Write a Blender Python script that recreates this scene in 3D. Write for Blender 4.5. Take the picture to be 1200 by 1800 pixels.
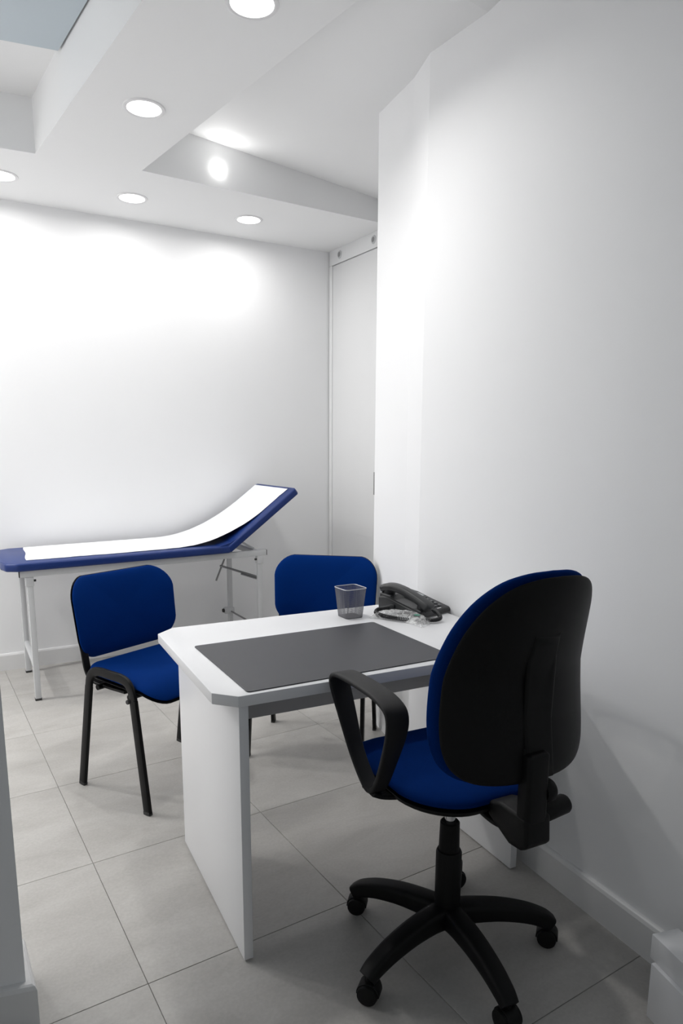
import bpy, bmesh, math, random
from mathutils import Vector, Matrix
random.seed(7)
for o in list(bpy.data.objects):
    bpy.data.objects.remove(o)
scene = bpy.context.scene
C = scene.collection

# ------------------------------------------------------------------ camera
YAW, PITCH, ROLL, CAMH = 0.56459, 0.17451, 0.00437, 1.3286
fwd = Vector((math.sin(YAW) * math.cos(PITCH), math.cos(YAW) * math.cos(PITCH), -math.sin(PITCH)))
rgt = Vector((math.cos(YAW), -math.sin(YAW), 0))
upv = rgt.cross(fwd)
r2 = rgt * math.cos(ROLL) + upv * math.sin(ROLL)
u2 = upv * math.cos(ROLL) - rgt * math.sin(ROLL)
cam_data = bpy.data.cameras.new('camera')
cam = bpy.data.objects.new('camera', cam_data)
C.objects.link(cam)
cam.matrix_world = Matrix(((r2.x, u2.x, -fwd.x, 0), (r2.y, u2.y, -fwd.y, 0), (r2.z, u2.z, -fwd.z, CAMH), (0, 0, 0, 1)))
cam_data.sensor_fit = 'AUTO'
cam_data.sensor_width = 36.0
cam_data.lens = 24.0
cam_data.shift_y = 101.09 / 1800.0
cam_data.clip_start = 0.05
scene.camera = cam

# ------------------------------------------------------------------ world, exposure
world = bpy.data.worlds.new('world')
scene.world = world
world.use_nodes = True
bg = world.node_tree.nodes['Background']
bg.inputs[0].default_value = (0.93, 0.97, 1.0, 1)
bg.inputs[1].default_value = 0.25
vs = scene.view_settings
vs.view_transform = 'Standard'
vs.look = 'None'
vs.gamma = 1.0
vs.use_curve_mapping = False
vs.exposure = 0.0
LAMP_A, LAMP_B, LAMP_BACK, LAMP_LEFT, LAMP_FAR = (6.4, 155), (3.6, 140), (3.2, 174), (3.0, 168), (18.5, 168)   # watts, beam spread in degrees

# ------------------------------------------------------------------ materials
def new_mat(name):
    m = bpy.data.materials.new(name)
    m.use_nodes = True
    return m, m.node_tree.nodes, m.node_tree.links, m.node_tree.nodes['Principled BSDF']

def mat(name, col, rough=0.5, metal=0.0, var=0.0, scale=30.0, bump=0.0, bscale=200.0, spec=0.5, sheen=0.0, coat=0.0):
    m, N, L, b = new_mat(name)
    b.inputs['Base Color'].default_value = (*col, 1)
    b.inputs['Roughness'].default_value = rough
    b.inputs['Metallic'].default_value = metal
    b.inputs['Specular IOR Level'].default_value = spec
    if sheen:
        b.inputs['Sheen Weight'].default_value = sheen
        b.inputs['Sheen Roughness'].default_value = 0.4
    if coat:
        b.inputs['Coat Weight'].default_value = coat
    tc = N.new('ShaderNodeTexCoord')
    if var > 0:
        n = N.new('ShaderNodeTexNoise')
        n.inputs['Scale'].default_value = scale
        n.inputs['Detail'].default_value = 4
        L.new(tc.outputs['Object'], n.inputs['Vector'])
        mx = N.new('ShaderNodeMix')
        mx.data_type = 'RGBA'
        mx.inputs['A'].default_value = (*[max(0, c * (1 - var)) for c in col], 1)
        mx.inputs['B'].default_value = (*[min(1, c * (1 + var)) for c in col], 1)
        L.new(n.outputs['Fac'], mx.inputs['Factor'])
        L.new(mx.outputs['Result'], b.inputs['Base Color'])
    if bump > 0:
        n2 = N.new('ShaderNodeTexNoise')
        n2.inputs['Scale'].default_value = bscale
        n2.inputs['Detail'].default_value = 3
        L.new(tc.outputs['Object'], n2.inputs['Vector'])
        bp = N.new('ShaderNodeBump')
        bp.inputs['Strength'].default_value = bump
        bp.inputs['Distance'].default_value = 0.002
        L.new(n2.outputs['Fac'], bp.inputs['Height'])
        L.new(bp.outputs['Normal'], b.inputs['Normal'])
    return m

def emit_mat(name, col, strength):
    m, N, L, b = new_mat(name)
    N.remove(b)
    e = N.new('ShaderNodeEmission')
    e.inputs[0].default_value = (*col, 1)
    e.inputs[1].default_value = strength
    L.new(e.outputs[0], N['Material Output'].inputs[0])
    return m

def tile_mat():
    m, N, L, b = new_mat('porcelain_tile')
    tc = N.new('ShaderNodeTexCoord')
    oi = N.new('ShaderNodeObjectInfo')
    mul = N.new('ShaderNodeVectorMath'); mul.operation = 'MULTIPLY_ADD'
    cmb = N.new('ShaderNodeCombineXYZ')
    for i in range(3):
        L.new(oi.outputs['Random'], cmb.inputs[i])
    L.new(cmb.outputs[0], mul.inputs[0])
    mul.inputs[1].default_value = (37.0, 53.0, 19.0)
    L.new(tc.outputs['Object'], mul.inputs[2])
    mp = N.new('ShaderNodeMapping')
    mp.inputs['Scale'].default_value = (1.0, 2.2, 1.0)
    L.new(mul.outputs[0], mp.inputs['Vector'])
    n1 = N.new('ShaderNodeTexNoise'); n1.inputs['Scale'].default_value = 3.2; n1.inputs['Detail'].default_value = 7; n1.inputs['Roughness'].default_value = .62; n1.inputs['Distortion'].default_value = .5
    n2 = N.new('ShaderNodeTexNoise'); n2.inputs['Scale'].default_value = 120; n2.inputs['Detail'].default_value = 3
    L.new(mp.outputs[0], n1.inputs['Vector']); L.new(mul.outputs[0], n2.inputs['Vector'])
    r1 = N.new('ShaderNodeValToRGB')
    r1.color_ramp.elements[0].position = .28; r1.color_ramp.elements[0].color = (.415, .40, .378, 1)
    r1.color_ramp.elements[1].position = .74; r1.color_ramp.elements[1].color = (.53, .517, .495, 1)
    L.new(n1.outputs['Fac'], r1.inputs[0])
    r2_ = N.new('ShaderNodeValToRGB')
    r2_.color_ramp.elements[0].position = .3; r2_.color_ramp.elements[0].color = (.93, .93, .93, 1)
    r2_.color_ramp.elements[1].position = .7; r2_.color_ramp.elements[1].color = (1.03, 1.03, 1.03, 1)
    L.new(n2.outputs['Fac'], r2_.inputs[0])
    mx = N.new('ShaderNodeMix'); mx.data_type = 'RGBA'; mx.blend_type = 'MULTIPLY'; mx.inputs['Factor'].default_value = 1
    L.new(r1.outputs[0], mx.inputs['A']); L.new(r2_.outputs[0], mx.inputs['B'])
    L.new(mx.outputs['Result'], b.inputs['Base Color'])
    b.inputs['Roughness'].default_value = .42
    b.inputs['Specular IOR Level'].default_value = .4
    bp = N.new('ShaderNodeBump'); bp.inputs['Strength'].default_value = .05; bp.inputs['Distance'].default_value = .002
    L.new(n1.outputs['Fac'], bp.inputs['Height']); L.new(bp.outputs[0], b.inputs['Normal'])
    return m

def fabric_mat(name, col, var=.18):
    m, N, L, b = new_mat(name)
    tc = N.new('ShaderNodeTexCoord')
    w = N.new('ShaderNodeTexNoise'); w.inputs['Scale'].default_value = 420; w.inputs['Detail'].default_value = 2
    L.new(tc.outputs['Object'], w.inputs['Vector'])
    mx = N.new('ShaderNodeMix'); mx.data_type = 'RGBA'
    mx.inputs['A'].default_value = (*[c * (1 - var) for c in col], 1)
    mx.inputs['B'].default_value = (*[c * (1 + var) for c in col], 1)
    L.new(w.outputs['Fac'], mx.inputs['Factor']); L.new(mx.outputs['Result'], b.inputs['Base Color'])
    b.inputs['Roughness'].default_value = .85
    b.inputs['Specular IOR Level'].default_value = .04
    b.inputs['Sheen Weight'].default_value = .10
    b.inputs['Sheen Roughness'].default_value = .35
    b.inputs['Sheen Tint'].default_value = (.01, .22, .9, 1)
    bp = N.new('ShaderNodeBump'); bp.inputs['Strength'].default_value = .25; bp.inputs['Distance'].default_value = .001
    L.new(w.outputs['Fac'], bp.inputs['Height']); L.new(bp.outputs[0], b.inputs['Normal'])
    return m

def film_mat():
    m, N, L, b = new_mat('clear_plastic_film')
    b.inputs['Base Color'].default_value = (.96, .97, .97, 1)
    b.inputs['Roughness'].default_value = .12
    t = N.new('ShaderNodeBsdfTransparent')
    mixs = N.new('ShaderNodeMixShader')
    tc = N.new('ShaderNodeTexCoord')
    n = N.new('ShaderNodeTexNoise'); n.inputs['Scale'].default_value = 45; n.inputs['Detail'].default_value = 3; n.inputs['Distortion'].default_value = 1.2
    L.new(tc.outputs['Object'], n.inputs['Vector'])
    rp = N.new('ShaderNodeValToRGB')
    rp.color_ramp.elements[0].position = .4; rp.color_ramp.elements[0].color = (.17, .17, .17, 1)
    rp.color_ramp.elements[1].position = .68; rp.color_ramp.elements[1].color = (.62, .62, .62, 1)
    L.new(n.outputs['Fac'], rp.inputs[0])
    L.new(rp.outputs[0], mixs.inputs[0]); L.new(t.outputs[0], mixs.inputs[1]); L.new(b.outputs[0], mixs.inputs[2])
    L.new(mixs.outputs[0], N['Material Output'].inputs[0])
    bp = N.new('ShaderNodeBump'); bp.inputs['Strength'].default_value = .5; bp.inputs['Distance'].default_value = .004
    L.new(n.outputs['Fac'], bp.inputs['Height']); L.new(bp.outputs[0], b.inputs['Normal'])
    return m

M = dict(
    wall=mat('white_wall_paint', (.915, .92, .93), .55, bump=.06, bscale=350, var=.006, scale=4, spec=.3),
    ceil=mat('white_ceiling_paint', (.92, .925, .93), .7, bump=.04, bscale=300, var=.006, scale=4, spec=.2),
    board=mat('pale_blue_grey_board', (.56, .63, .68), .6, var=.01, scale=5),
    base=mat('white_skirting_paint', (.80, .80, .80), .38, var=.01, scale=8),
    door=mat('white_door_lacquer', (.84, .845, .85), .35, var=.006, scale=6),
    seam=mat('dark_seam', (.30, .30, .31), .6, var=.05),
    grout=mat('grey_grout', (.35, .34, .325), .9, var=.1, scale=60),
    tile=tile_mat(),
    desk=mat('white_melamine', (.84, .845, .86), .33, var=.008, scale=12, bump=.03, bscale=500),
    apron=mat('light_grey_melamine', (.50, .50, .51), .45, var=.02, scale=12),
    matte=mat('black_desk_mat_rubber', (.031, .033, .040), .45, var=.15, scale=20, bump=.12, bscale=700, spec=.5),
    fabric=fabric_mat('royal_blue_upholstery', (.0003, .021, .135)),
    vinyl=mat('blue_vinyl', (.006, .027, .150), .4, var=.06, scale=20, bump=.05, bscale=400, spec=.35),
    black=mat('black_plastic', (.0042, .0042, .0045), .5, var=.2, scale=60, bump=.12, bscale=600, spec=.22),
    blacks=mat('black_powder_coat', (.0035, .0035, .0038), .45, var=.15, scale=60, spec=.2),
    arm=mat('black_armrest_plastic', (.009, .009, .010), .55, var=.1, scale=60, bump=.2, bscale=700, spec=.3),
    chrome=mat('chrome', (.75, .75, .76), .15, 1.0, var=.02),
    metal=mat('light_grey_painted_steel', (.58, .59, .60), .38, var=.03, scale=30),
    dmetal=mat('zinc_steel', (.30, .30, .30), .4, .6, var=.08, scale=40),
    rubber=mat('dark_rubber', (.03, .03, .03), .7, var=.1),
    paper=mat('white_paper', (.86, .87, .89), .8, var=.006, scale=10, bump=.08, bscale=60),
    mesh=mat('grey_wire_mesh', (.20, .20, .215), .4, .5, var=.05),
    rim=mat('light_metal_rim', (.45, .45, .48), .35, .5, var=.05),
    phone=mat('charcoal_phone_plastic', (.016, .017, .019), .38, var=.1, scale=60, bump=.1, bscale=800),
    key=mat('dark_grey_key', (.075, .078, .082), .35, var=.1),
    lcd=mat('grey_display', (.45, .47, .48), .25, var=.08, scale=60),
    print=mat('white_print', (.8, .8, .8), .5, var=.02),
    green=mat('green_print', (.06, .36, .24), .5, var=.05),
    film=film_mat(),
    lampw=mat('white_lamp_housing', (.82, .82, .83), .4, var=.01),
    emit=emit_mat('lamp_glow', (1.0, .985, .97), 7.0),
    emit2=emit_mat('small_lamp_glow', (1.0, .99, .97), 150.0),
)

# ------------------------------------------------------------------ helpers
def link(o, parent=None):
    C.objects.link(o)
    if parent is not None:
        o.parent = parent
    return o

def obj(name, bm, m, parent=None, smooth=True, loc=None, rotz=0.0, angle=35):
    me = bpy.data.meshes.new(name)
    bmesh.ops.recalc_face_normals(bm, faces=bm.faces)
    if smooth:
        for f in bm.faces:
            f.smooth = True
        for e in bm.edges:
            if len(e.link_faces) == 2:
                if e.calc_face_angle(0) > math.radians(angle):
                    e.smooth = False
            else:
                e.smooth = False
    bm.to_mesh(me); bm.free()
    me.materials.append(M[m])
    o = bpy.data.objects.new(name, me)
    if loc is not None:
        o.location = loc
    o.rotation_euler = (0, 0, rotz)
    return link(o, parent)

def tag(o, label, cat=None, group=None, kind=None):
    o['label'] = label
    if cat: o['category'] = cat
    if group: o['group'] = group
    if kind: o['kind'] = kind
    return o

def thing(name, label, cat, loc=(0, 0, 0), rotz=0.0, group=None, kind=None):
    o = bpy.data.objects.new(name, None)
    o.empty_display_size = .1
    o.location = loc
    o.rotation_euler = (0, 0, rotz)
    link(o)
    return tag(o, label, cat, group, kind)

def box(bm, lo, hi, bev=0.0, seg=2):
    lo = Vector(lo); hi = Vector(hi)
    vs_ = [bm.verts.new((x, y, z)) for z in (lo.z, hi.z) for y in (lo.y, hi.y) for x in (lo.x, hi.x)]
    fs = [(0, 2, 3, 1), (4, 5, 7, 6), (0, 1, 5, 4), (2, 6, 7, 3), (0, 4, 6, 2), (1, 3, 7, 5)]
    faces = [bm.faces.new([vs_[i] for i in f]) for f in fs]
    if bev > 0:
        es = list({e for f in faces for e in f.edges})
        bmesh.ops.bevel(bm, geom=es, offset=bev, segments=seg, affect='EDGES', profile=.5)
    return bm

def nb():
    return bmesh.new()

def boxo(name, lo, hi, m, parent=None, bev=.002, seg=2, **k):
    return obj(name, box(nb(), lo, hi, bev, seg), m, parent, **k)

def prism(bm, poly, z0, z1, bev=0.0, seg=2):
    """poly: list of (x, y); z0/z1 numbers or functions of (x, y)"""
    g = (lambda v: v if callable(v) else (lambda x, y: v))
    a, b = g(z0), g(z1)
    lo = [bm.verts.new((x, y, a(x, y))) for x, y in poly]
    hi = [bm.verts.new((x, y, b(x, y))) for x, y in poly]
    faces = [bm.faces.new(lo[::-1]), bm.faces.new(hi)]
    n = len(poly)
    for i in range(n):
        faces.append(bm.faces.new((lo[i], lo[(i + 1) % n], hi[(i + 1) % n], hi[i])))
    if bev > 0:
        es = list({e for f in faces for e in f.edges})
        bmesh.ops.bevel(bm, geom=es, offset=bev, segments=seg, affect='EDGES', profile=.5)
    return bm

def catmull(pts, n=6, closed=False):
    pts = [Vector(p) for p in pts]
    out = []
    N = len(pts)
    rng = N if closed else N - 1
    for i in range(rng):
        if closed:
            p0, p1, p2, p3 = pts[(i - 1) % N], pts[i], pts[(i + 1) % N], pts[(i + 2) % N]
        else:
            p1, p2 = pts[i], pts[i + 1]
            p0 = pts[i - 1] if i > 0 else p1 * 2 - p2
            p3 = pts[i + 2] if i + 2 < N else p2 * 2 - p1
        for k in range(n):
            t = k / n
            out.append(.5 * ((2 * p1) + (p2 - p0) * t + (2 * p0 - 5 * p1 + 4 * p2 - p3) * t * t + (3 * p1 - p0 - 3 * p2 + p3) * t ** 3))
    if not closed:
        out.append(pts[-1])
    return out

def sweep(bm, pts, prof, up=Vector((0, 0, 1)), closed=False, scale=None):
    """prof: list of (a, b): a along the side vector, b along the normal"""
    pts = [Vector(p) for p in pts]
    N = len(pts)
    rings = []
    side_prev = None
    for i, p in enumerate(pts):
        if closed:
            t = pts[(i + 1) % N] - pts[(i - 1) % N]
        else:
            t = pts[min(i + 1, N - 1)] - pts[max(i - 1, 0)]
        t.normalize()
        s = up.cross(t)
        if s.length < 1e-4:
            s = side_prev if side_prev is not None else Vector((1, 0, 0))
        s = (s - t * s.dot(t)).normalized()
        if side_prev is not None and s.dot(side_prev) < 0:
            s = -s
        side_prev = s
        nn = t.cross(s)
        k = scale[i] if scale else (1, 1)
        if not isinstance(k, (tuple, list)): k = (k, k)
        rings.append([bm.verts.new(p + s * (a * k[0]) + nn * (b * k[1])) for a, b in prof])
    m = len(prof)
    for i in range(N if closed else N - 1):
        A, B = rings[i], rings[(i + 1) % N]
        for j in range(m):
            bm.faces.new((A[j], A[(j + 1) % m], B[(j + 1) % m], B[j]))
    if not closed:
        bm.faces.new(rings[0][::-1]); bm.faces.new(rings[-1])
    return bm

def circ(r, n=12, ry=None):
    ry = r if ry is None else ry
    return [(r * math.cos(2 * math.pi * i / n), ry * math.sin(2 * math.pi * i / n)) for i in range(n)]

def rrect(w, h, r, n=3):
    """rounded rectangle outline, centred"""
    out = []
    for cx, cy, a0 in ((w / 2 - r, h / 2 - r, 0), (-w / 2 + r, h / 2 - r, 90), (-w / 2 + r, -h / 2 + r, 180), (w / 2 - r, -h / 2 + r, 270)):
        for i in range(n + 1):
            a = math.radians(a0 + 90 * i / n)
            out.append((cx + r * math.cos(a), cy + r * math.sin(a)))
    return out

def tube(bm, pts, r, n=12, **k):
    return sweep(bm, pts, circ(r, n), **k)

def lathe(bm, prof, n=32, axis='z', org=(0, 0, 0)):
    """prof: list of (r, h). closed at r=0 ends"""
    org = Vector(org)
    def put(r, h, a):
        c, s = r * math.cos(a), r * math.sin(a)
        v = {'z': (c, s, h), 'y': (c, h, s), 'x': (h, c, s)}[axis]
        return bm.verts.new(org + Vector(v))
    rings = []
    for r, h in prof:
        if r < 1e-6:
            rings.append([put(0, h, 0)])
        else:
            rings.append([put(r, h, 2 * math.pi * i / n) for i in range(n)])
    for A, B in zip(rings, rings[1:]):
        for i in range(n):
            j = (i + 1) % n
            if len(A) == 1 and len(B) == 1: continue
            if len(A) == 1: bm.faces.new((A[0], B[i], B[j]))
            elif len(B) == 1: bm.faces.new((A[i], A[j], B[0]))
            else: bm.faces.new((A[i], A[j], B[j], B[i]))
    return bm

def pad(bm, outline, tf, tb, warp, pf=4.0, pb=4.0, scales=(.25, .5, .7, .84, .93, .975, .993, 1.0)):
    """cushion: outline list of (u, v); rings shrink to the centre; depth +tf on the front, -tb on the back"""
    n = len(outline)
    cu = sum(p[0] for p in outline) / n; cv = sum(p[1] for p in outline) / n
    def ring(s, d):
        return [bm.verts.new(warp(cu + (u - cu) * s, cv + (v - cv) * s, d)) for u, v in outline]
    fr = [ring(s, tf * max(0, 1 - s ** pf) ** .5) for s in scales]
    bk = [ring(s, -tb * max(0, 1 - s ** pb) ** .5) for s in scales[:-1]]
    bk.append(fr[-1])
    cf = bm.verts.new(warp(cu, cv, tf)); cb = bm.verts.new(warp(cu, cv, -tb))
    for R, c in ((fr, cf), (bk, cb)):
        for i in range(n):
            bm.faces.new((c, R[0][i], R[0][(i + 1) % n]))
        for A, B in zip(R, R[1:]):
            for i in range(n):
                j = (i + 1) % n
                bm.faces.new((A[i], B[i], B[j], A[j]))
    return bm

def copy_tree(root, parent=None):
    c = root.copy()
    C.objects.link(c)
    c.parent = parent
    for ch in list(root.children):
        copy_tree(ch, c)
    return c

# ------------------------------------------------------------------ setting
Z1 = 2.677
TW = math.tan(-.05)
YB = 4.464
def yb(x): return YB + x * TW
XR, TR = 1.455, math.tan(.107)
def xr(y): return XR + y * TR
WTOP = 3.15

# floor: grout bed with single tiles
T, TX, TY = .599, .402, 1.536
floor = boxo('floor', (-2.4, -1.9, -.06), (3.3, 4.9, -.0035), 'grout', bev=0)
tag(floor, 'pale grey stone-look floor of large square tiles', 'floor', kind='structure')
tb_ = box(nb(), (-T / 2 + .0008, -T / 2 + .0008, -.012), (T / 2 - .0008, T / 2 - .0008, 0), .0008, 1)
tile0 = None
for i in range(-5, 5):
    for j in range(-5, 5):
        cx, cy = TX + (i + .5) * T, TY + (j + .5) * T
        if cy - T / 2 > 4.5 or (cx > 2.0 and cy < 1.9) or (cx < -1.6 and cy < 1.9):
            continue
        if tile0 is None:
            tile0 = obj('floor_tile', tb_, 'tile', floor, loc=(cx, cy, 0))
        else:
            t = tile0.copy(); t.location = (cx, cy, 0); C.objects.link(t)

# walls
bm = prism(nb(), [(-2.3, yb(-2.3)), (3.2, yb(3.2)), (3.2, yb(3.2) + .15), (-2.3, yb(-2.3) + .15)], 0, WTOP)
tag(obj('wall_back', bm, 'wall', smooth=False), 'plain white back wall behind the examination couch', 'wall', kind='structure')

P1 = (1.683, 2.09); P2 = (1.757, 2.275); P3 = (1.854, 2.6415)
bm = prism(nb(), [(xr(-1.9), -1.9), (3.2, -1.9), (3.2, 2.6415), P3, P2, P1], 0, WTOP)
tag(obj('wall_right', bm, 'wall', smooth=False), 'plain white wall along the right behind the office chair', 'wall', kind='structure')

PX, PY = .131, 1.573
bm = prism(nb(), [(PX, PY), (PX, PY + .16), (-2.15, PY + .16 + .28 * 2.28), (-2.15, 4.7), (-2.3, 4.7), (-2.3, PY + .28 * 2.43)], 0, WTOP)
tag(obj('wall_left', bm, 'wall', smooth=False), 'white wall end in the left foreground, in shadow', 'wall', kind='structure')

# skirting boards
def skirting(name, pts, label, h=.104, th=.014):
    """pts on the wall face; the board stands on the left of the walking direction"""
    prof = [(0, 0), (th, 0), (th, h - .012), (th - .004, h - .003), (th - .009, h), (0, h)]
    bm = nb()
    V = [Vector((*p, 0)) for p in pts]
    rings = []
    for i, p in enumerate(V):
        d0 = (V[i] - V[i - 1]).normalized() if i > 0 else None
        d1 = (V[i + 1] - V[i]).normalized() if i + 1 < len(V) else None
        n0 = Vector((-d0.y, d0.x, 0)) if d0 else None
        n1 = Vector((-d1.y, d1.x, 0)) if d1 else None
        if n0 is None: n = n1
        elif n1 is None: n = n0
        else:
            n = (n0 + n1).normalized(); n = n / max(.3, n.dot(n0))
        rings.append([bm.verts.new(p + n * a + Vector((0, 0, b))) for a, b in prof])
    m = len(prof)
    for A, B in zip(rings, rings[1:]):
        for j in range(m):
            bm.faces.new((A[j], A[(j + 1) % m], B[(j + 1) % m], B[j]))
    bm.faces.new(rings[0]); bm.faces.new(rings[-1][::-1])
    return tag(obj(name, bm, 'base', smooth=False), label, 'skirting board', kind='structure')
skirting('baseboard_right', [(xr(-1.8), -1.8), P1], 'white skirting board along the right wall behind the office chair', h=.107, th=.016)
skirting('baseboard_back', [(2.60, yb(2.60)), (-2.1, yb(-2.1))], 'white skirting board along the back wall under the couch')
skirting('baseboard_left', [(PX, PY + .16), (PX, PY), (PX - 1.0, PY + .28)], 'white skirting board wrapping the foreground wall end', th=.02)

# niche door at the far right
dr = thing('door_1', 'tall flush white door in the far right niche with a header strip above', 'door', (2.627, 3.55, 0), kind='structure')
boxo('door_leaf', (.004, -.85, .012), (.04, .735, 2.576), 'door', dr, bev=.002)
boxo('door_header', (.0, -.85, 2.581), (.04, .775, 2.70), 'door', dr, bev=.0015)
boxo('door_jamb', (.0, .738, 0), (.04, .775, 2.579), 'door', dr, bev=.0015)
boxo('door_backing', (.041, -.87, 0), (.06, .775, 2.70), 'seam', dr, bev=0)
for yy in (.637, .235):
    v = obj('ventilation_cap', lathe(nb(), [(0, -.006), (.021, -.006), (.025, -.002), (.027, 0)], 24, 'x', (0, yy, 2.632)), 'metal', dr)
    v['label'] = 'round grey cap on the header'
    obj('cap_recess', lathe(nb(), [(0, -.0075), (.013, -.0075), (.016, -.006)], 20, 'x', (0, yy, 2.632)), 'dmetal', v)
hd = obj('handle', box(nb(), (-.006, .187, 1.03), (.006, .197, 1.18), .002), 'dmetal', dr)
hd['label'] = 'slim grey pull handle'

# ceiling: dropped soffit with a beam towards the camera
def bxe(y): return 1.503 - math.tan(.106) * y
def lxe(y): return .643 + .07 * (3.693 - y)
poly = [(-2.3, 4.75), (-2.3, 1.2), (-1.0, 1.2), (-.95, 3.93), (.643, 3.693), (lxe(-1.9), -1.9), (bxe(-1.9), -1.9), (bxe(3.621), 3.621), (3.2, 3.621), (3.2, 4.75)]
ceil = obj('ceiling', prism(nb(), poly[::-1], Z1, Z1 + .5), 'ceil', smooth=False)
tag(ceil, 'white dropped ceiling with a wide lit beam and recessed bays', 'ceiling', kind='structure')
def zr(x, y): return 2.9 - .08 * (x - 1.39) + .118 * (y - 3.621)
ysp = 1.77
bm = nb()
vv = [bm.verts.new((x, y, zr(x, y))) for x, y in ((bxe(3.621) - .05, 3.63), (3.2, 3.63), (3.2, ysp), (bxe(ysp) - .02, ysp))]
bm.faces.new(vv)
z_ = zr(bxe(ysp), ysp)
v2 = [bm.verts.new(p) for p in ((bxe(ysp) - .02, ysp, zr(bxe(ysp) - .02, ysp)), (3.2, ysp, zr(3.2, ysp)), (3.2, -1.9, 2.62), (bxe(-1.9) - .02, -1.9, 2.66))]
bm.faces.new(v2)
obj('bay_ceiling', bm, 'ceil', ceil, smooth=False)['label'] = 'sloping ceiling of the bay above the right wall'
def zl(y): return 2.915 + .03 * (3.66 - y)
bm = prism(nb(), [(-1.05, 3.97), (.72, 3.72), (.80, 3.0), (.80, 2.6), (-1.05, 2.6)], lambda x, y: zl(y), 3.15)
obj('bay_ceiling', bm, 'ceil', ceil, smooth=False)
bm = prism(nb(), [(-1.02, 3.55), (.668, 3.195), (lxe(-1.9) + .01, -1.9), (-1.9, -1.9), (-1.9, 1.1), (-1.02, 1.1)], lambda x, y: 2.897, lambda x, y: 2.925 + .012 * (3.2 - y))
obj('bay_board', bm, 'board', ceil, smooth=False)['label'] = 'darker blue-grey board across the left bay'

# ------------------------------------------------------------------ lamps
def downlight(x, y, label, watt=LAMP_A, z=Z1):
    t = thing('ceiling_downlight', label, 'ceiling light', (x, y, z), 0, 'round recessed ceiling downlights')
    obj('trim_ring', lathe(nb(), [(.067, -.0005), (.068, -.004), (.074, -.006), (.082, -.004), (.084, 0), (.067, 0)], 40), 'lampw', t)
    obj('diffuser', lathe(nb(), [(0, -.003), (.067, -.003), (.067, -.0005), (0, -.0005)], 40), 'emit', t)
    ld = bpy.data.lights.new('lamp_light', 'AREA')
    ld.shape = 'DISK'; ld.size = .13; ld.energy = watt[0]; ld.color = (1.0, .985, .965); ld.spread = math.radians(watt[1])
    lo = bpy.data.objects.new('lamp_light', ld)
    lo.location = (0, 0, -.008)
    link(lo, t)
    return t
downlight(1.028, 2.15, 'round ceiling downlight at the top edge of the picture on the beam')
downlight(.942, 2.987, 'round ceiling downlight in the middle of the beam beside the left bay', LAMP_B)
downlight(1.181, 4.022, 'round ceiling downlight near the back wall, at the end of the beam', LAMP_BACK)
downlight(1.867, 4.001, 'round ceiling downlight nearest the far right niche', LAMP_BACK)
downlight(.535, 4.066, 'round ceiling downlight cut off by the left edge of the picture', LAMP_BACK)
for lx, ly, lw in ((-.14, 4.10, LAMP_BACK), (-.82, 4.13, LAMP_FAR), (-1.35, 2.35, LAMP_LEFT), (-1.35, 3.1, LAMP_LEFT), (-1.45, 4.16, LAMP_FAR)):  # unseen lamps added left of the view, evening out light on the right wall
    downlight(lx, ly, 'unseen round ceiling downlight added over the left part of the room for even light', lw)
sp = thing('small_spot_lamp', 'tiny glowing spot lamp on the vertical face of the right ceiling bay', 'lamp', (1.52, 3.621, 2.764))
obj('lamp_base', lathe(nb(), [(0, 0), (.0175, 0), (.0175, -.0045), (0, -.0045)], 28, 'y'), 'lampw', sp)
obj('bulb', lathe(nb(), [(0, -.0045), (.019, -.0045), (.018, -.0075), (.011, -.0098), (0, -.0106)], 28, 'y'), 'emit2', sp)

# ------------------------------------------------------------------ desk
DANG = -.094
DK = (.638, 1.475)
def desk_pt(a, b):
    c, s = math.cos(DANG), math.sin(DANG)
    return (DK[0] + a * c - b * s, DK[1] + a * s + b * c)
dk = thing('desk', 'white desk with cut corners and panel legs in the middle of the room', 'desk', (DK[0], DK[1], 0), DANG)
ch = .052
a0, a1, b0, b1 = -.054, .966, -.006, .712
poly = [(a0 + ch, b0), (a1 - ch, b0), (a1, b0 + ch), (a1, b1 - ch), (a1 - ch, b1), (a0 + ch + .008, b1), (a0, b1 - ch - .004), (a0, b0 + ch)]
DH = .735
obj('desk_top', prism(nb(), poly, DH - .029, DH, .0015, 2), 'desk', dk)
boxo('side_panel', (0, 0, .004), (.025, .619, DH - .0295), 'desk', dk, bev=.0012)
boxo('side_panel', (.892, 0, .004), (.917, .619, DH - .0295), 'desk', dk, bev=.0012)
boxo('apron_panel', (.0255, .43, .485), (.8915, .448, DH - .0295), 'apron', dk, bev=.001)
for a in (.0125, .9045):
    for b in (.05, .57):
        obj('glide', lathe(nb(), [(0, 0), (.009, 0), (.01, .004), (0, .004)], 16, 'z', (a, b, 0)), 'rubber', dk)

# desk mat
mx, my = desk_pt(.3375, .243)
bm = prism(nb(), rrect(.637, .452, .010, 4), 0, .0028, .0006, 1)
tag(obj('desk_mat', bm, 'matte', loc=(mx, my, DH), rotz=DANG + .03), 'dark grey rectangular desk mat on the white desk', 'desk mat')

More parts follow.
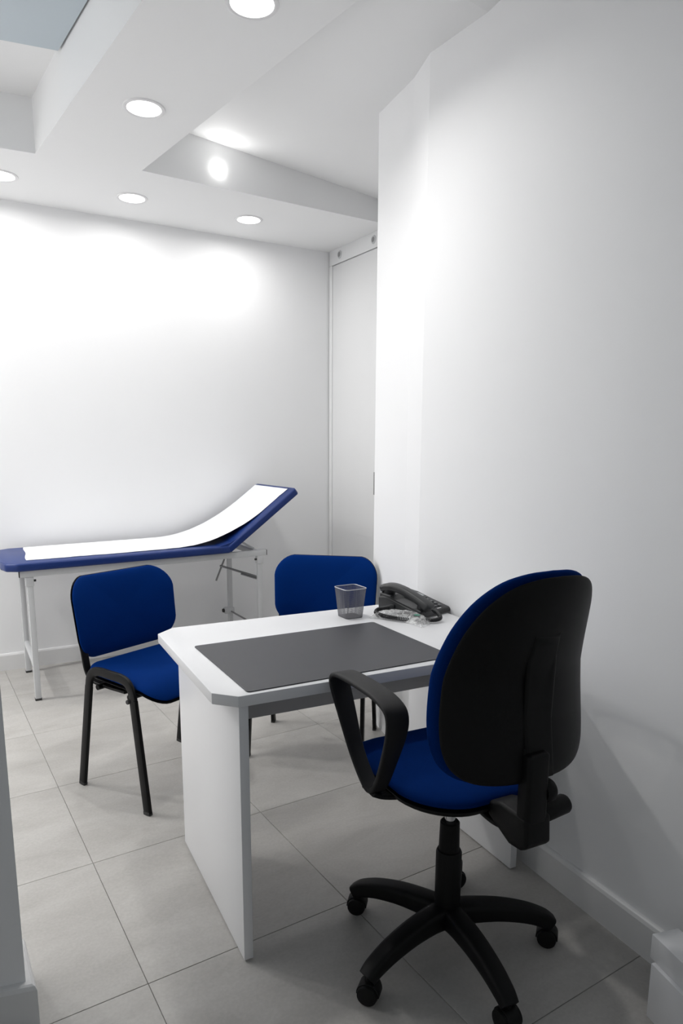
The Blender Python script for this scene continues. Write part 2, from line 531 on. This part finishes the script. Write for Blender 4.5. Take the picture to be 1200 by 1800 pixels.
# ------------------------------------------------------------------ wire mesh cup
def mesh_cup():
    x, y = desk_pt(.617, .590)
    t = thing('mesh_pencil_cup', 'empty square grey wire mesh cup standing on the desk', 'pencil cup', (x, y, DH), DANG + .06)
    wb, wt, h = .034, .0445, .107
    rb, rt = .010, .014
    obj('base', prism(nb(), rrect(wb * 2, wb * 2, rb, 4), 0, .0025, .0005, 1), 'mesh', t)
    r = sweep(nb(), [(px, py, h) for px, py in rrect(wt * 2, wt * 2, rt, 5)], circ(.0017, 8), closed=True)
    obj('rim', r, 'rim', t)
    bm = nb()
    # side wires: uprights and rings, joined as one mesh fabric
    ob = rrect(2, 2, .3, 6)
    def outline(k, n=112):
        w = wb + (wt - wb) * k; rr = rb + (rt - rb) * k
        pts = [Vector((px, py, 0)) for px, py in rrect(2 * w, 2 * w, rr, 6)]
        seg = [(pts[(i + 1) % len(pts)] - pts[i]).length for i in range(len(pts))]
        tot = sum(seg); out = []; i = 0; acc = 0
        for q in range(n):
            d = tot * q / n
            while acc + seg[i] < d:
                acc += seg[i]; i += 1
            f = (d - acc) / seg[i]
            out.append(pts[i].lerp(pts[(i + 1) % len(pts)], f))
        return out
    lo, hi = outline(0), outline(1)
    n = len(lo); wr = .0004
    sq = [(wr, 0), (0, wr), (-wr, 0), (0, -wr)]
    for i in range(n):
        sweep(bm, [lo[i] + Vector((0, 0, .001)), hi[i] + Vector((0, 0, h))], sq, up=Vector((lo[i].x, lo[i].y, 0)).normalized())
    for k in range(1, 36):
        f = k / 36
        pts = [lo[i].lerp(hi[i], f) + Vector((0, 0, h * f)) for i in range(0, n, 4)]
        sweep(bm, pts, sq, closed=True)
    o = obj('mesh_side', bm, 'mesh', t, smooth=False)
    o['kind'] = 'stuff'
mesh_cup()

# ------------------------------------------------------------------ telephone
def telephone():
    x, y = desk_pt(.815, .430)
    t = thing('desk_telephone', 'black corded desk telephone on the far corner of the desk', 'telephone', (x, y, DH), DANG + math.radians(18))
    W, D = .178, .205
    prof = [(0, .004), (0, .014), (.008, .022), (.160, .056), (.188, .061), (.205, .054), (.205, .004)]
    bm = nb()
    def body(bm, prof, x0, x1, bev):
        A = [bm.verts.new((x0, yy, zz)) for yy, zz in prof]; B = [bm.verts.new((x1, yy, zz)) for yy, zz in prof]
        fs = [bm.faces.new(A), bm.faces.new(B[::-1])]
        n = len(prof)
        for i in range(n):
            fs.append(bm.faces.new((A[i], B[i], B[(i + 1) % n], A[(i + 1) % n])))
        bmesh.ops.bevel(bm, geom=list({e for f in fs for e in f.edges}), offset=bev, segments=3, affect='EDGES', profile=.5)
    body(bm, prof, 0, W, .006)
    bd = obj('body', bm, 'phone', t)
    # cradle deck rising on the left, with ear and mouth rests
    bm = nb(); body(bm, [(.004, .012), (.004, .030), (.03, .036), (.055, .034), (.13, .050), (.15, .066), (.2, .070), (.2, .03)], .003, .066, .004)
    obj('cradle', bm, 'phone', t)
    sl = math.atan2(.034, .152)
    def onslope(u, v, d):   # u across, v up the slope from the front lip, d above it
        return Vector((u, .008 + v * math.cos(sl) - d * math.sin(sl), .022 + v * math.sin(sl) + d * math.cos(sl)))
    def key(u, v, w, h, th, m, name, parent):
        bm = box(nb(), (-w / 2, -h / 2, -.002), (w / 2, h / 2, th), .0014, 2)
        bmesh.ops.transform(bm, matrix=Matrix.Translation(onslope(u, v, 0)) @ Matrix.Rotation(sl, 4, 'X'), verts=bm.verts)
        return obj(name, bm, m, parent)
    for r in range(4):
        for c in range(3):
            k = key(.094 + c * .024, .022 + r * .0185, .017, .0115, .004, 'key', 'key', t)
            key(.094 + c * .024, .0235 + r * .0185, .006, .003, .0043, 'print', 'key_mark', k)
    for c in range(4):
        key(.085 + c * .0235, .098, .014, .007, .0035, 'key', 'key', t)
    d = key(.122, .127, .086, .034, .0025, 'lcd', 'display', t)
    for c in range(3):
        key(.100 + c * .024, .120, .010, .005, .0032, 'key', 'display_button', d)
    lg = key(.122, .006, .024, .0045, .0006, 'print', 'badge', t)
    lg['label'] = 'small white badge'
    # handset lying front to back over the cradle
    pts = [(.034, -.016, .036), (.034, .002, .048), (.034, .035, .062), (.034, .075, .076), (.034, .115, .087), (.034, .155, .092), (.034, .188, .088), (.034, .208, .076)]
    path = catmull(pts, 5)
    N = len(path)
    sc = []
    for i in range(N):
        q = i / (N - 1)
        e = min(1, .62 + .5 * min(1, q / .05), .62 + .5 * min(1, (1 - q) / .05))
        w = 1.0 - .16 * math.exp(-((q - .5) / .25) ** 2)
        sc.append((e * w, e * (1.05 - .15 * math.sin(math.pi * q))))
    hs = obj('handset', sweep(nb(), path, rrect(.050, .030, .012, 4), scale=sc), 'phone', t, angle=60)
    for (yy, zz, tl) in ((.020, .032, .3), (.178, .066, -.05)):
        bm = lathe(nb(), [(0, -.006), (.019, -.006), (.0225, .002), (.022, .022), (0, .022)], 24)
        bmesh.ops.transform(bm, matrix=Matrix.Translation((.034, yy, zz)) @ Matrix.Rotation(tl, 4, 'X'), verts=bm.verts)
        obj('speaker_cup', bm, 'phone', hs)
    # coiled cord from the mouth end round the front and back along the left side
    ctr = catmull([(.034, -.018, .036), (.040, -.040, .026), (.030, -.060, .014), (-.005, -.052, .011), (-.045, -.010, .011), (-.072, .050, .011), (-.082, .105, .012), (-.070, .150, .013), (-.040, .166, .018), (-.004, .150, .022), (.006, .132, .026)], 26)
    cl = [0]
    for a, b in zip(ctr, ctr[1:]): cl.append(cl[-1] + (b - a).length)
    out = []
    for i, p in enumerate(ctr):
        tt = (ctr[min(i + 1, len(ctr) - 1)] - ctr[max(i - 1, 0)]).normalized()
        s = Vector((0, 0, 1)).cross(tt).normalized(); n = tt.cross(s)
        ease = min(1, i / 14, (len(ctr) - 1 - i) / 14)
        for k in range(4):
            q = i + k / 4
            if i + 1 < len(ctr):
                pp = p.lerp(ctr[i + 1], k / 4)
            elif k: continue
            else: pp = p
            a = q * 2 * math.pi / 4 * 1.6
            out.append(pp + (s * math.cos(a) + n * math.sin(a)) * .0062 * ease)
    obj('coiled_cord', tube(nb(), out, .0019, 5), 'phone', t)
    obj('socket', box(nb(), (-.006, .122, .016), (.006, .142, .036), .002), 'phone', t)
    # clear plastic bag still round the cord
    bx_, by_ = desk_pt(.757, .462)
    b = nb()
    g = 26; h_ = 15
    rnd = random.Random(3)
    grid = []
    def top(u, v):
        return .028 * (max(0, 1 - abs(u) ** 3.0) * max(0, 1 - abs(v) ** 2.4)) ** .6
    rows = []
    for side in (1, 0):
        R = []
        for i in range(g + 1):
            row = []
            for j in range(h_ + 1):
                u = -1 + 2 * i / g; v = -1 + 2 * j / h_
                xx = .110 * u
                bend = -.040 * u * u
                ww = .042 * (1 - .25 * abs(u) ** 3)
                edge = abs(u) > .999 or abs(v) > .999
                z = .0012 + (top(u, v) + (0 if edge else rnd.uniform(-.0028, .0028))) * side
                row.append(b.verts.new((xx + (rnd.uniform(-.002, .002) if side else 0), bend + ww * v + .02, max(.0006, z))))
            R.append(row)
        rows.append(R)
    for R in rows:
        for i in range(g):
            for j in range(h_):
                b.faces.new((R[i][j], R[i + 1][j], R[i + 1][j + 1], R[i][j + 1]))
    bmesh.ops.remove_doubles(b, verts=b.verts, dist=.0008)
    bg_ = thing('plastic_bag', 'crumpled clear plastic bag wrapped around the telephone cord', 'plastic bag', (bx_, by_, DH), DANG + math.radians(-64))
    obj('film', b, 'film', bg_, angle=80)
    bm = nb()
    for k, (u, w) in enumerate(((-.001, .018), (.006, .022), (.013, .016))):
        box(bm, (.052 + u, .0 - w / 2, .0278), (.056 + u, w / 2, .0282))
    o = obj('printed_mark', bm, 'green', bg_); o['label'] = 'small green printed mark'
telephone()

# ------------------------------------------------------------------ visitor chairs
def visitor_chair(name, label, loc, facing):
    rz = math.atan2(facing[1], facing[0]) - math.pi / 2
    t = thing(name, label, 'chair', (*loc, 0), rz, 'blue visitor chairs across the desk')
    flat = rrect(.017, .031, .007, 3)
    for s in (-1, 1):
        x = .252 * s; xt = .246 * s
        for (yf, yt) in ((-.20, -.128), (.20, .140)):
            lg = obj('leg', sweep(nb(), [(x, yf, .006), (xt, yt, .425)], rrect(.034, .016, .003, 2), up=Vector((1, 0, 0))), 'blacks', t)
            obj('foot_cap', sweep(nb(), [(x, yf, 0), (x, yf * 1.0 - (yf - yt) * .03, .013)], rrect(.035, .017, .003, 2), up=Vector((1, 0, 0))), 'rubber', lg)
        arch = catmull([(xt, -.128, .425), (xt, -.118, .462), (xt, -.094, .488), (xt, -.055, .497), (xt, .01, .497), (xt, .07, .496), (xt, .108, .486), (xt, .130, .460), (xt, .140, .425)], 5)
        obj('side_arch', sweep(nb(), arch, rrect(.034, .016, .005, 2), up=Vector((1, 0, 0))), 'blacks', t)
        bp = catmull([(s * .205, .05, .428), (s * .205, -.06, .426), (s * .205, -.135, .428), (s * .205, -.175, .442), (s * .205, -.196, .475), (s * .206, -.206, .53), (s * .206, -.226, .62), (s * .205, -.240, .70)], 5)
        obj('back_support', sweep(nb(), bp, rrect(.028, .012, .005, 3), up=Vector((1, 0, 0))) if False else sweep(nb(), bp, rrect(.012, .030, .005, 3), up=Vector((1, 0, 0))), 'blacks', t)
        obj('bolt', lathe(nb(), [(0, -.005), (.008, -.005), (.009, 0), (.008, .005), (0, .005)], 14, 'x', (s * .254, .119, .418)), 'rubber', t)
    for yy in (-.09, .100):
        obj('cross_bar', tube(nb(), [(-.236, yy, .424), (.236, yy, .424)], .011, 12, up=Vector((0, 0, 1))), 'blacks', t)
    # seat
    def seat_out():
        o = []
        for u, v in rrect(.455, .435, .075, 7):
            if v > 0: u *= 1.0 + .04 * (v / .2175)
            o.append((u, v + .022))
        return o
    def seat_w(u, v, d):
        z = .462 + d - .0 * v
        z += .010 * (abs(u) / .225) ** 2 - .004
        if v > .12: z -= .9 * (v - .12) ** 2 * 3.0
        if v < -.12: z += .25 * (-.12 - v)
        return Vector((u, v, z))
    obj('seat', pad(nb(), seat_out(), .030, .010, seat_w, 5, 6), 'fabric', t, angle=70)
    def pan_w(u, v, d):
        p = seat_w(u, v, d); p.z -= .016; return p
    obj('seat_pan', pad(nb(), [(u * .985, v * .985) for u, v in seat_out()], .006, .012, pan_w, 6, 5), 'black', t, angle=70)
    # backrest
    def back_out(k=1.0):
        o = []
        for u, v in rrect(.492, .318, .082, 8):
            vv = v / .1625
            if vv < 0:
                u *= 1 - .045 * abs(vv)
            v2 = v + (.016 * (1 - (u / .24) ** 2) - .006 if v > 0 else -.030 * (1 - (u / .24) ** 2) + .010)
            o.append((u * k, v2 * k))
        return o
    def back_w(off):
        def w(u, v, d):
            y = -.248 + off - .14 * v + .050 * (abs(u) / .24) ** 2.0 + d - .02 * (v / .16) ** 2
            return Vector((u - .006, y, .666 + v))
        return w
    obj('backrest', pad(nb(), back_out(), .026, .008, back_w(0), 5, 8), 'fabric', t, angle=70)
    obj('backrest_shell', pad(nb(), back_out(1.004), .004, .020, back_w(-.010), 8, 4), 'black', t, angle=70)
    return t
ch1 = visitor_chair('visitor_chair', 'blue padded visitor chair by the left end of the desk, seat in full view', (.801, 2.617), (.376, -.927))
ch2 = copy_tree(ch1)
ch2.location = (1.478, 2.562, 0)
ch2.rotation_euler = (0, 0, math.atan2(-.73, -.68) - math.pi / 2)
ch2['label'] = 'blue padded visitor chair behind the desk, with only its backrest above the desk top'

# ------------------------------------------------------------------ examination couch
def couch():
    t = thing('examination_couch', 'blue vinyl examination couch on a grey steel frame along the back wall', 'examination couch', (.494, 3.804, 0), -.05)
    up = Vector((1, 0, 0))
    L_ = 1.283
    sq = rrect(.030, .030, .004, 2)
    for (x, y) in ((0, 0), (0, .53), (L_, 0), (L_, .53)):
        lg = obj('leg', sweep(nb(), [(x, y, .010), (x, y, .690)], sq, up=up), 'metal', t)
        obj('foot', sweep(nb(), [(x, y, 0), (x, y, .012)], rrect(.033, .033, .005, 2), up=up), 'rubber', lg)
        obj('bracket', box(nb(), (x - .019, y - .019, .640), (x + .019, y + .019, .688), .003), 'metal', lg)
        bl = obj('bolt', lathe(nb(), [(0, 0), (.006, 0), (.006, .012), (0, .012)], 10, 'x', (x + (.019 if x < .5 else -.031), y - .004, .668)), 'rubber', lg)
    for y in (0, .53):
        sr = obj('side_rail', box(nb(), (-.045, y - .015, .689), (1.325, y + .015, .724), .003), 'metal', t)
        obj('end_cap', box(nb(), (1.3245, y - .014, .690), (1.329, y + .014, .723), .001), 'rubber', sr)
        obj('end_cap', box(nb(), (-.049, y - .014, .690), (-.0445, y + .014, .723), .001), 'rubber', sr)
    for x in (0, 1.27):
        obj('end_rail', box(nb(), (x - .014, .0155, .690), (x + .014, .5145, .722), .003), 'metal', t)
    # lower ties between the leg pairs
    obj('lower_tie', box(nb(), (-.012, .0155, .175), (.012, .5145, .205), .003), 'metal', t)
    obj('lower_tie', tube(nb(), [(L_, .0155, .235), (L_, .5145, .232)], .006, 10, up=Vector((0, 0, 1))), 'dmetal', t)
    cl = obj('clamp', box(nb(), (L_ - .045, .505, .218), (L_ + .022, .552, .258), .004), 'metal', t)
    obj('clamp_knob', lathe(nb(), [(0, -.012), (.012, -.012), (.014, 0), (0, 0)], 14, 'x', (L_ - .045, .528, .240)), 'rubber', cl)
    # head-end ratchet: crossing rods
    obj('ratchet_rod', tube(nb(), [(1.30, .02, .545), (1.20, .47, .562)], .007, 10), 'dmetal', t)
    obj('ratchet_rod', tube(nb(), [(1.292, .03, .535), (1.25, .22, .542)], .006, 10), 'dmetal', t)
    obj('support_rod', tube(nb(), [(1.265, .46, .700), (1.165, .465, .465)], .006, 10), 'dmetal', t)
    ang = math.radians(36.5)
    hx, hz = 1.085, .728
    def head(s, d): return (hx + s * math.cos(ang) - d * math.sin(ang), hz + s * math.sin(ang) + d * math.cos(ang))
    for y in (.03, .50):
        a = head(.02, -.012); b = head(.40, -.012)
        obj('head_frame_bar', sweep(nb(), [(a[0], y, a[1]), (b[0], y, b[1])], rrect(.02, .018, .003, 2), up=Vector((0, 1, 0))), 'metal', t)
    a = head(.11, -.022)
    obj('strut', sweep(nb(), [(a[0], .06, a[1]), (1.27, .06, .726)], rrect(.012, .022, .003, 2), up=Vector((0, 1, 0))), 'metal', t)
    obj('strut', sweep(nb(), [(a[0], .47, a[1]), (1.27, .47, .726)], rrect(.012, .022, .003, 2), up=Vector((0, 1, 0))), 'metal', t)
    # upholstery
    y0, y1 = -.055, .575
    TH = .042
    pl = [(-.055, y0), (hx, y0), (hx, y1), (-.055, y1), (-.118, y1 - .10), (-.122, (y0 + y1) / 2), (-.118, y0 + .10)]
    pl = [(-.060, y0), (hx, y0), (hx, y1), (-.060, y1), (-.112, y1 - .035), (-.126, y1 - .13), (-.126, y0 + .13), (-.112, y0 + .035)]
    obj('seat_pad', prism(nb(), pl, hz - .001, hz + TH, .012, 3), 'vinyl', t, angle=50)
    bm = prism(nb(), [(0, y0), (.548, y0), (.560, y0 + .03), (.560, y1 - .03), (.548, y1), (0, y1)], 0, TH, .011, 3)
    bmesh.ops.transform(bm, matrix=Matrix.Translation((hx, 0, hz)) @ Matrix.Rotation(-ang, 4, 'Y'), verts=bm.verts)
    obj('head_pad', bm, 'vinyl', t, angle=50)
    # soft fold of cover in the hinge
    bm = nb()
    prof = [(hx - .085, hz + TH - .004), (hx - .012, hz + .012), head(.02, .006), head(.115, TH - .003), (hx - .012 + .015, hz + TH + .018)]
    A = [bm.verts.new((x, y0 + .010, z)) for x, z in prof]; B = [bm.verts.new((x, y1 - .010, z)) for x, z in prof]
    bm.faces.new(A); bm.faces.new(B[::-1])
    for i in range(len(prof)):
        j = (i + 1) % len(prof)
        bm.faces.new((A[i], B[i], B[j], A[j]))
    obj('hinge_cover', bm, 'vinyl', t, smooth=False)
    # paper
    ps = tag(obj('paper_sheet', paper(hx, hz, TH, head), 'paper', loc=(.494, 3.804, 0), rotz=-.05, angle=60), 'long white paper sheet covering the examination couch', 'paper sheet')
    # the couch sags a little towards its foot end
    parts = [ps] + [c for c in t.children] + [g for c in t.children for g in c.children]
    for o in parts:
        for v in o.data.vertices:
            v.co.z += .020 * (v.co.x - 1.28) / 1.28 * min(1, v.co.z / .70)

def paper(hx, hz, TH, head):
    zt = hz + TH + .0015
    pts = [(-.005, zt), (.2, zt), (.45, zt), (.80, zt + .001)]
    e1 = head(.40, TH + .002); e2 = head(.535, TH + .003)
    # free-hanging curve between the flat and the head part
    p0 = Vector((.80, zt + .001)); p3 = Vector(e1)
    p1 = p0 + Vector((.22, .002)); p2 = p3 - Vector((math.cos(math.radians(36.5)), math.sin(math.radians(36.5)))) * .20
    for i in range(1, 15):
        q = i / 14
        b = p0 * (1 - q) ** 3 + p1 * 3 * q * (1 - q) ** 2 + p2 * 3 * q * q * (1 - q) + p3 * q ** 3
        pts.append((b.x, b.y))
    pts.append(e2)
    P = []
    for (xa, za), (xb, zb) in zip(pts, pts[1:]):
        n = max(1, int(math.hypot(xb - xa, zb - za) / .03))
        for k in range(n): P.append((xa + (xb - xa) * k / n, za + (zb - za) * k / n))
    P.append(pts[-1])
    bm = nb()
    rnd = random.Random(5)
    nY = 14
    tops = []; bots = []
    for i, (x, z) in enumerate(P):
        q = i / (len(P) - 1)
        yf = .022 + .005 * math.sin(x * 9.0) + .003 * math.sin(x * 23 + 1) + (.012 * (1 - q / .08) if q < .08 else 0)
        if .6 < q < .96: yf += .004
        yk = .548
        R = []; Bt = []
        for j in range(nY + 1):
            v = j / nY
            y = yf + (yk - yf) * v
            w = .0012 * math.sin(x * 31 + y * 17) * (1 if .05 < q < .97 else .3)
            dx = (.030 * v if q < .02 else 0) + (-.004 * math.sin(v * 9) if q < .02 else 0)
            zz = z + abs(w)
            R.append(bm.verts.new((x + dx, y, zz + .0006))); Bt.append(bm.verts.new((x + dx, y, zz)))
        tops.append(R); bots.append(Bt)
    n = len(P)
    for i in range(n - 1):
        for j in range(nY):
            bm.faces.new((tops[i][j], tops[i + 1][j], tops[i + 1][j + 1], tops[i][j + 1]))
            bm.faces.new((bots[i][j], bots[i][j + 1], bots[i + 1][j + 1], bots[i + 1][j]))
        for j in (0, nY):
            bm.faces.new((tops[i][j], bots[i][j], bots[i + 1][j], tops[i + 1][j]))
    for i in (0, n - 1):
        for j in range(nY):
            bm.faces.new((tops[i][j], tops[i][j + 1], bots[i][j + 1], bots[i][j]))
    return bm
couch()

# ------------------------------------------------------------------ office chair
def office_chair():
    FA = math.radians(84)
    t = thing('office_swivel_chair', 'blue and black swivel office chair with armrests in front of the desk', 'office chair', (1.122, 1.236, 0), FA - math.pi / 2)
    # star base
    for k in range(5):
        a = math.radians(-28.5 + 72 * k) - (FA - math.pi / 2)
        d = Vector((math.cos(a), math.sin(a), 0))
        pts = [d * .022 + Vector((0, 0, .108)), d * .07 + Vector((0, 0, .112)), d * .14 + Vector((0, 0, .110)), d * .21 + Vector((0, 0, .098)), d * .262 + Vector((0, 0, .080)), d * .287 + Vector((0, 0, .064))]
        path = catmull(pts, 5)
        n = len(path)
        sc = [(1.18 - .42 * i / (n - 1), 1.25 - .5 * i / (n - 1)) for i in range(n)]
        lg = obj('base_leg', sweep(nb(), path, rrect(.054, .048, .013, 3), scale=sc), 'black', t, angle=50)
        # caster
        ca = a + random.uniform(-1.2, 1.2)
        c = d * .279
        f = Vector((math.cos(ca), math.sin(ca), 0)); s = Vector((-f.y, f.x, 0))
        bm = nb()
        prof = [(0, -.0115), (.018, -.0115), (.0245, -.0095), (.0265, 0), (.0245, .0095), (.018, .0115), (0, .0115)]
        for sg in (-1, 1):
            b2 = lathe(nb(), prof, 22, 'y')
            mw = Matrix(((f.x, s.x, 0, c.x + s.x * .0155 * sg), (f.y, s.y, 0, c.y + s.y * .0155 * sg), (0, 0, 1, .0265), (0, 0, 0, 1)))
            bmesh.ops.transform(b2, matrix=mw, verts=b2.verts)
            me = bpy.data.meshes.new('tmp'); b2.to_mesh(me); b2.free(); bm.from_mesh(me); bpy.data.meshes.remove(me)
        # hood
        hp = [Vector((c.x, c.y, .0265)) + f * (.0268 * math.cos(q)) + Vector((0, 0, .0268 * math.sin(q))) for q in [math.radians(-5 + 190 * i / 12) for i in range(13)]]
        sweep(bm, hp, rrect(.004, .036, .0015, 2), up=s)
        tube(bm, [(c.x, c.y, .030), (c.x, c.y, .072)], .009, 12)
        obj('caster', bm, 'black', lg, angle=45)
    obj('hub', lathe(nb(), [(0, .078), (.030, .078), (.040, .084), (.050, .095), (.052, .112), (.045, .128), (.036, .136), (0, .136)], 32), 'black', t)
    obj('column_sleeve', lathe(nb(), [(0, .120), (.034, .120), (.034, .285), (.031, .292), (.0265, .294), (0, .294)], 32), 'black', t)
    obj('column_cover', lathe(nb(), [(0, .290), (.0275, .290), (.0255, .370), (.022, .374), (0, .374)], 32), 'black', t)
    obj('gas_lift', lathe(nb(), [(0, .37), (.014, .37), (.014, .49), (0, .49)], 24), 'chrome', t)
    obj('tilt_plate', box(nb(), (-.09, -.13, .475), (.09, .12, .505), .008), 'blacks', t)
    # seat
    def seat_out(k=1.0):
        o = []
        for u, v in rrect(.415, .455, .13, 10):
            if v < 0: u *= 1 - .16 * (abs(v) / .2275) ** 1.5
            o.append((u * k, (v) * k + .035))
        return o
    def seat_w(off):
        def w(u, v, d):
            z = .517 + d + off
            if v > .16: z -= 2.6 * (v - .16) ** 2
            z += .012 * (abs(u) / .215) ** 2.2
            if v < -.08: z += .6 * (v + .08) ** 2
            return Vector((u, v, z))
        return w
    obj('seat_cushion', pad(nb(), seat_out(), .033, .012, seat_w(0), 5, 8), 'fabric', t, angle=70)
    obj('seat_shell', pad(nb(), seat_out(1.006), .004, .030, seat_w(-.012), 8, 5), 'black', t, angle=70)
    # backrest
    def outline(k=1.0, n=56):
        o = []
        # right half profile as (half width, height) from the bottom centre to the top centre
        half = [(0, -.246), (.10, -.245), (.158, -.235), (.192, -.210), (.207, -.172), (.211, -.12), (.208, -.06), (.202, 0), (.191, .06), (.174, .12), (.146, .176), (.106, .216), (.055, .234), (0, .238)]
        P = catmull([(x, y, 0) for x, y in half], 4)
        pts = [(p.x, p.y) for p in P] + [(-p.x, p.y) for p in P[-2:0:-1]]
        return [(x * k, y * k) for x, y in pts]
    BZ = .852
    def back_w(off):
        def w(u, v, d):
            y = -.262 + off + d + .060 * (abs(u) / .2) ** 2 - .16 * max(0, v - .0) * (1 + 1.2 * max(0, v)) - .02 * (v / .2) ** 2 + .02
            return Vector((u + .012, y, BZ + v))
        return w
    obj('back_cushion', pad(nb(), outline(.985), .034, .026, back_w(.012), 4, 9), 'fabric', t, angle=70)
    obj('back_shell', pad(nb(), outline(.955), .006, .022, back_w(-.020), 8, 3), 'black', t, angle=70)
    # raised spine panel on the shell
    bw = back_w(-.038)
    prof = [(-.036, -.225), (.036, -.225), (.040, -.10), (.040, .05), (.034, .10), (-.034, .10), (-.040, .05), (-.040, -.10)]
    obj('spine_panel', pad(nb(), prof, .010, .007, bw, 10, 14, scales=(.5, .8, .92, .98, 1.0)), 'black', t, angle=40)
    # back bar, bracket and knobs
    bar = catmull([(0, -.12, .487), (0, -.20, .482), (0, -.258, .500), (0, -.287, .545), (0, -.292, .62), (0, -.288, .70)], 6)
    obj('back_bar', sweep(nb(), bar, rrect(.058, .016, .006, 3), up=Vector((0, 0, 1))), 'blacks', t)
    bm = prism(nb(), [(-.225, .545), (-.315, .545), (-.320, .480), (-.300, .464), (-.262, .460), (-.185, .496), (-.185, .530)][::-1], -.036, .036, .009, 3)
    bmesh.ops.transform(bm, matrix=Matrix(((0, 0, 1, .004), (1, 0, 0, 0), (0, 1, 0, 0), (0, 0, 0, 1))), verts=bm.verts)
    obj('tilt_housing', bm, 'black', t, angle=40)
    obj('bar_cover', box(nb(), (-.030, -.316, .505), (.030, -.276, .69), .010, 3), 'black', t)
    obj('height_knob', lathe(nb(), [(0, 0), (.022, 0), (.026, .006), (.026, .020), (.022, .026), (0, .028)], 24, 'x', (.026, -.296, .592)), 'black', t)
    bm = lathe(nb(), [(0, 0), (.020, 0), (.022, .006), (.022, .068), (.019, .074), (0, .075)], 24, 'x')
    bmesh.ops.transform(bm, matrix=Matrix.Translation((.038, -.285, .530)) @ Matrix.Rotation(-.12, 4, 'Y'), verts=bm.verts)
    obj('tilt_knob', bm, 'black', t)
    lv = obj('height_lever', tube(nb(), [(.08, .02, .482), (.15, .03, .480), (.20, .03, .478)], .006, 10), 'blacks', t)
    # armrests: closed flat loops
    for s in (-1, 1):
        x = s * .238
        pts = [(x, .010, .530), (x, .075, .585), (x, .135, .672), (x, .170, .726), (x, .173, .750), (x, .145, .765), (x, .06, .771), (x, -.03, .771), (x, -.085, .764), (x, -.114, .746), (x, -.114, .702), (x, -.086, .630), (x, -.052, .558), (x, -.026, .528)]
        path = catmull(pts, 5, closed=True)
        sc = []
        for p in path:
            k = max(0, min(1, (p.z - .55) / .2))
            sc.append((.68 + .32 * k * k * (3 - 2 * k), 1))
        # keep a constant side direction across the chair
        bm = nb()
        N = len(path); prof = rrect(.058, .013, .005, 3); rings = []
        for i in range(N):
            tt = (path[(i + 1) % N] - path[(i - 1) % N]).normalized()
            sv = Vector((1, 0, 0)); nn = tt.cross(sv)
            rings.append([bm.verts.new(path[i] + sv * a * sc[i][0] + nn * b) for a, b in prof])
        m = len(prof)
        for i in range(N):
            A, B = rings[i], rings[(i + 1) % N]
            for j in range(m):
                bm.faces.new((A[j], A[(j + 1) % m], B[(j + 1) % m], B[j]))
        ar = obj('armrest', bm, 'arm', t, angle=50)
        br = [(x + s * .012, -.010, .522), (x - s * .02, -.010, .508), (s * .16, -.010, .497), (s * .08, -.010, .496)]
        obj('arm_bracket', sweep(nb(), catmull(br, 4), rrect(.060, .012, .004, 3)), 'black', ar)
    return t
office_chair()

# ------------------------------------------------------------------ low white cabinet in the corner
lc = thing('low_white_cabinet', 'corner of a low white cabinet in the bottom right foreground', 'cabinet', (1.378, .809, 0), -math.radians(16.5))
boxo('body', (0, -.42, 0), (.066, 0, .142), 'desk', lc, bev=.002)
boxo('top_slab', (.010, -.44, .1425), (.085, .016, .205), 'desk', lc, bev=.002)
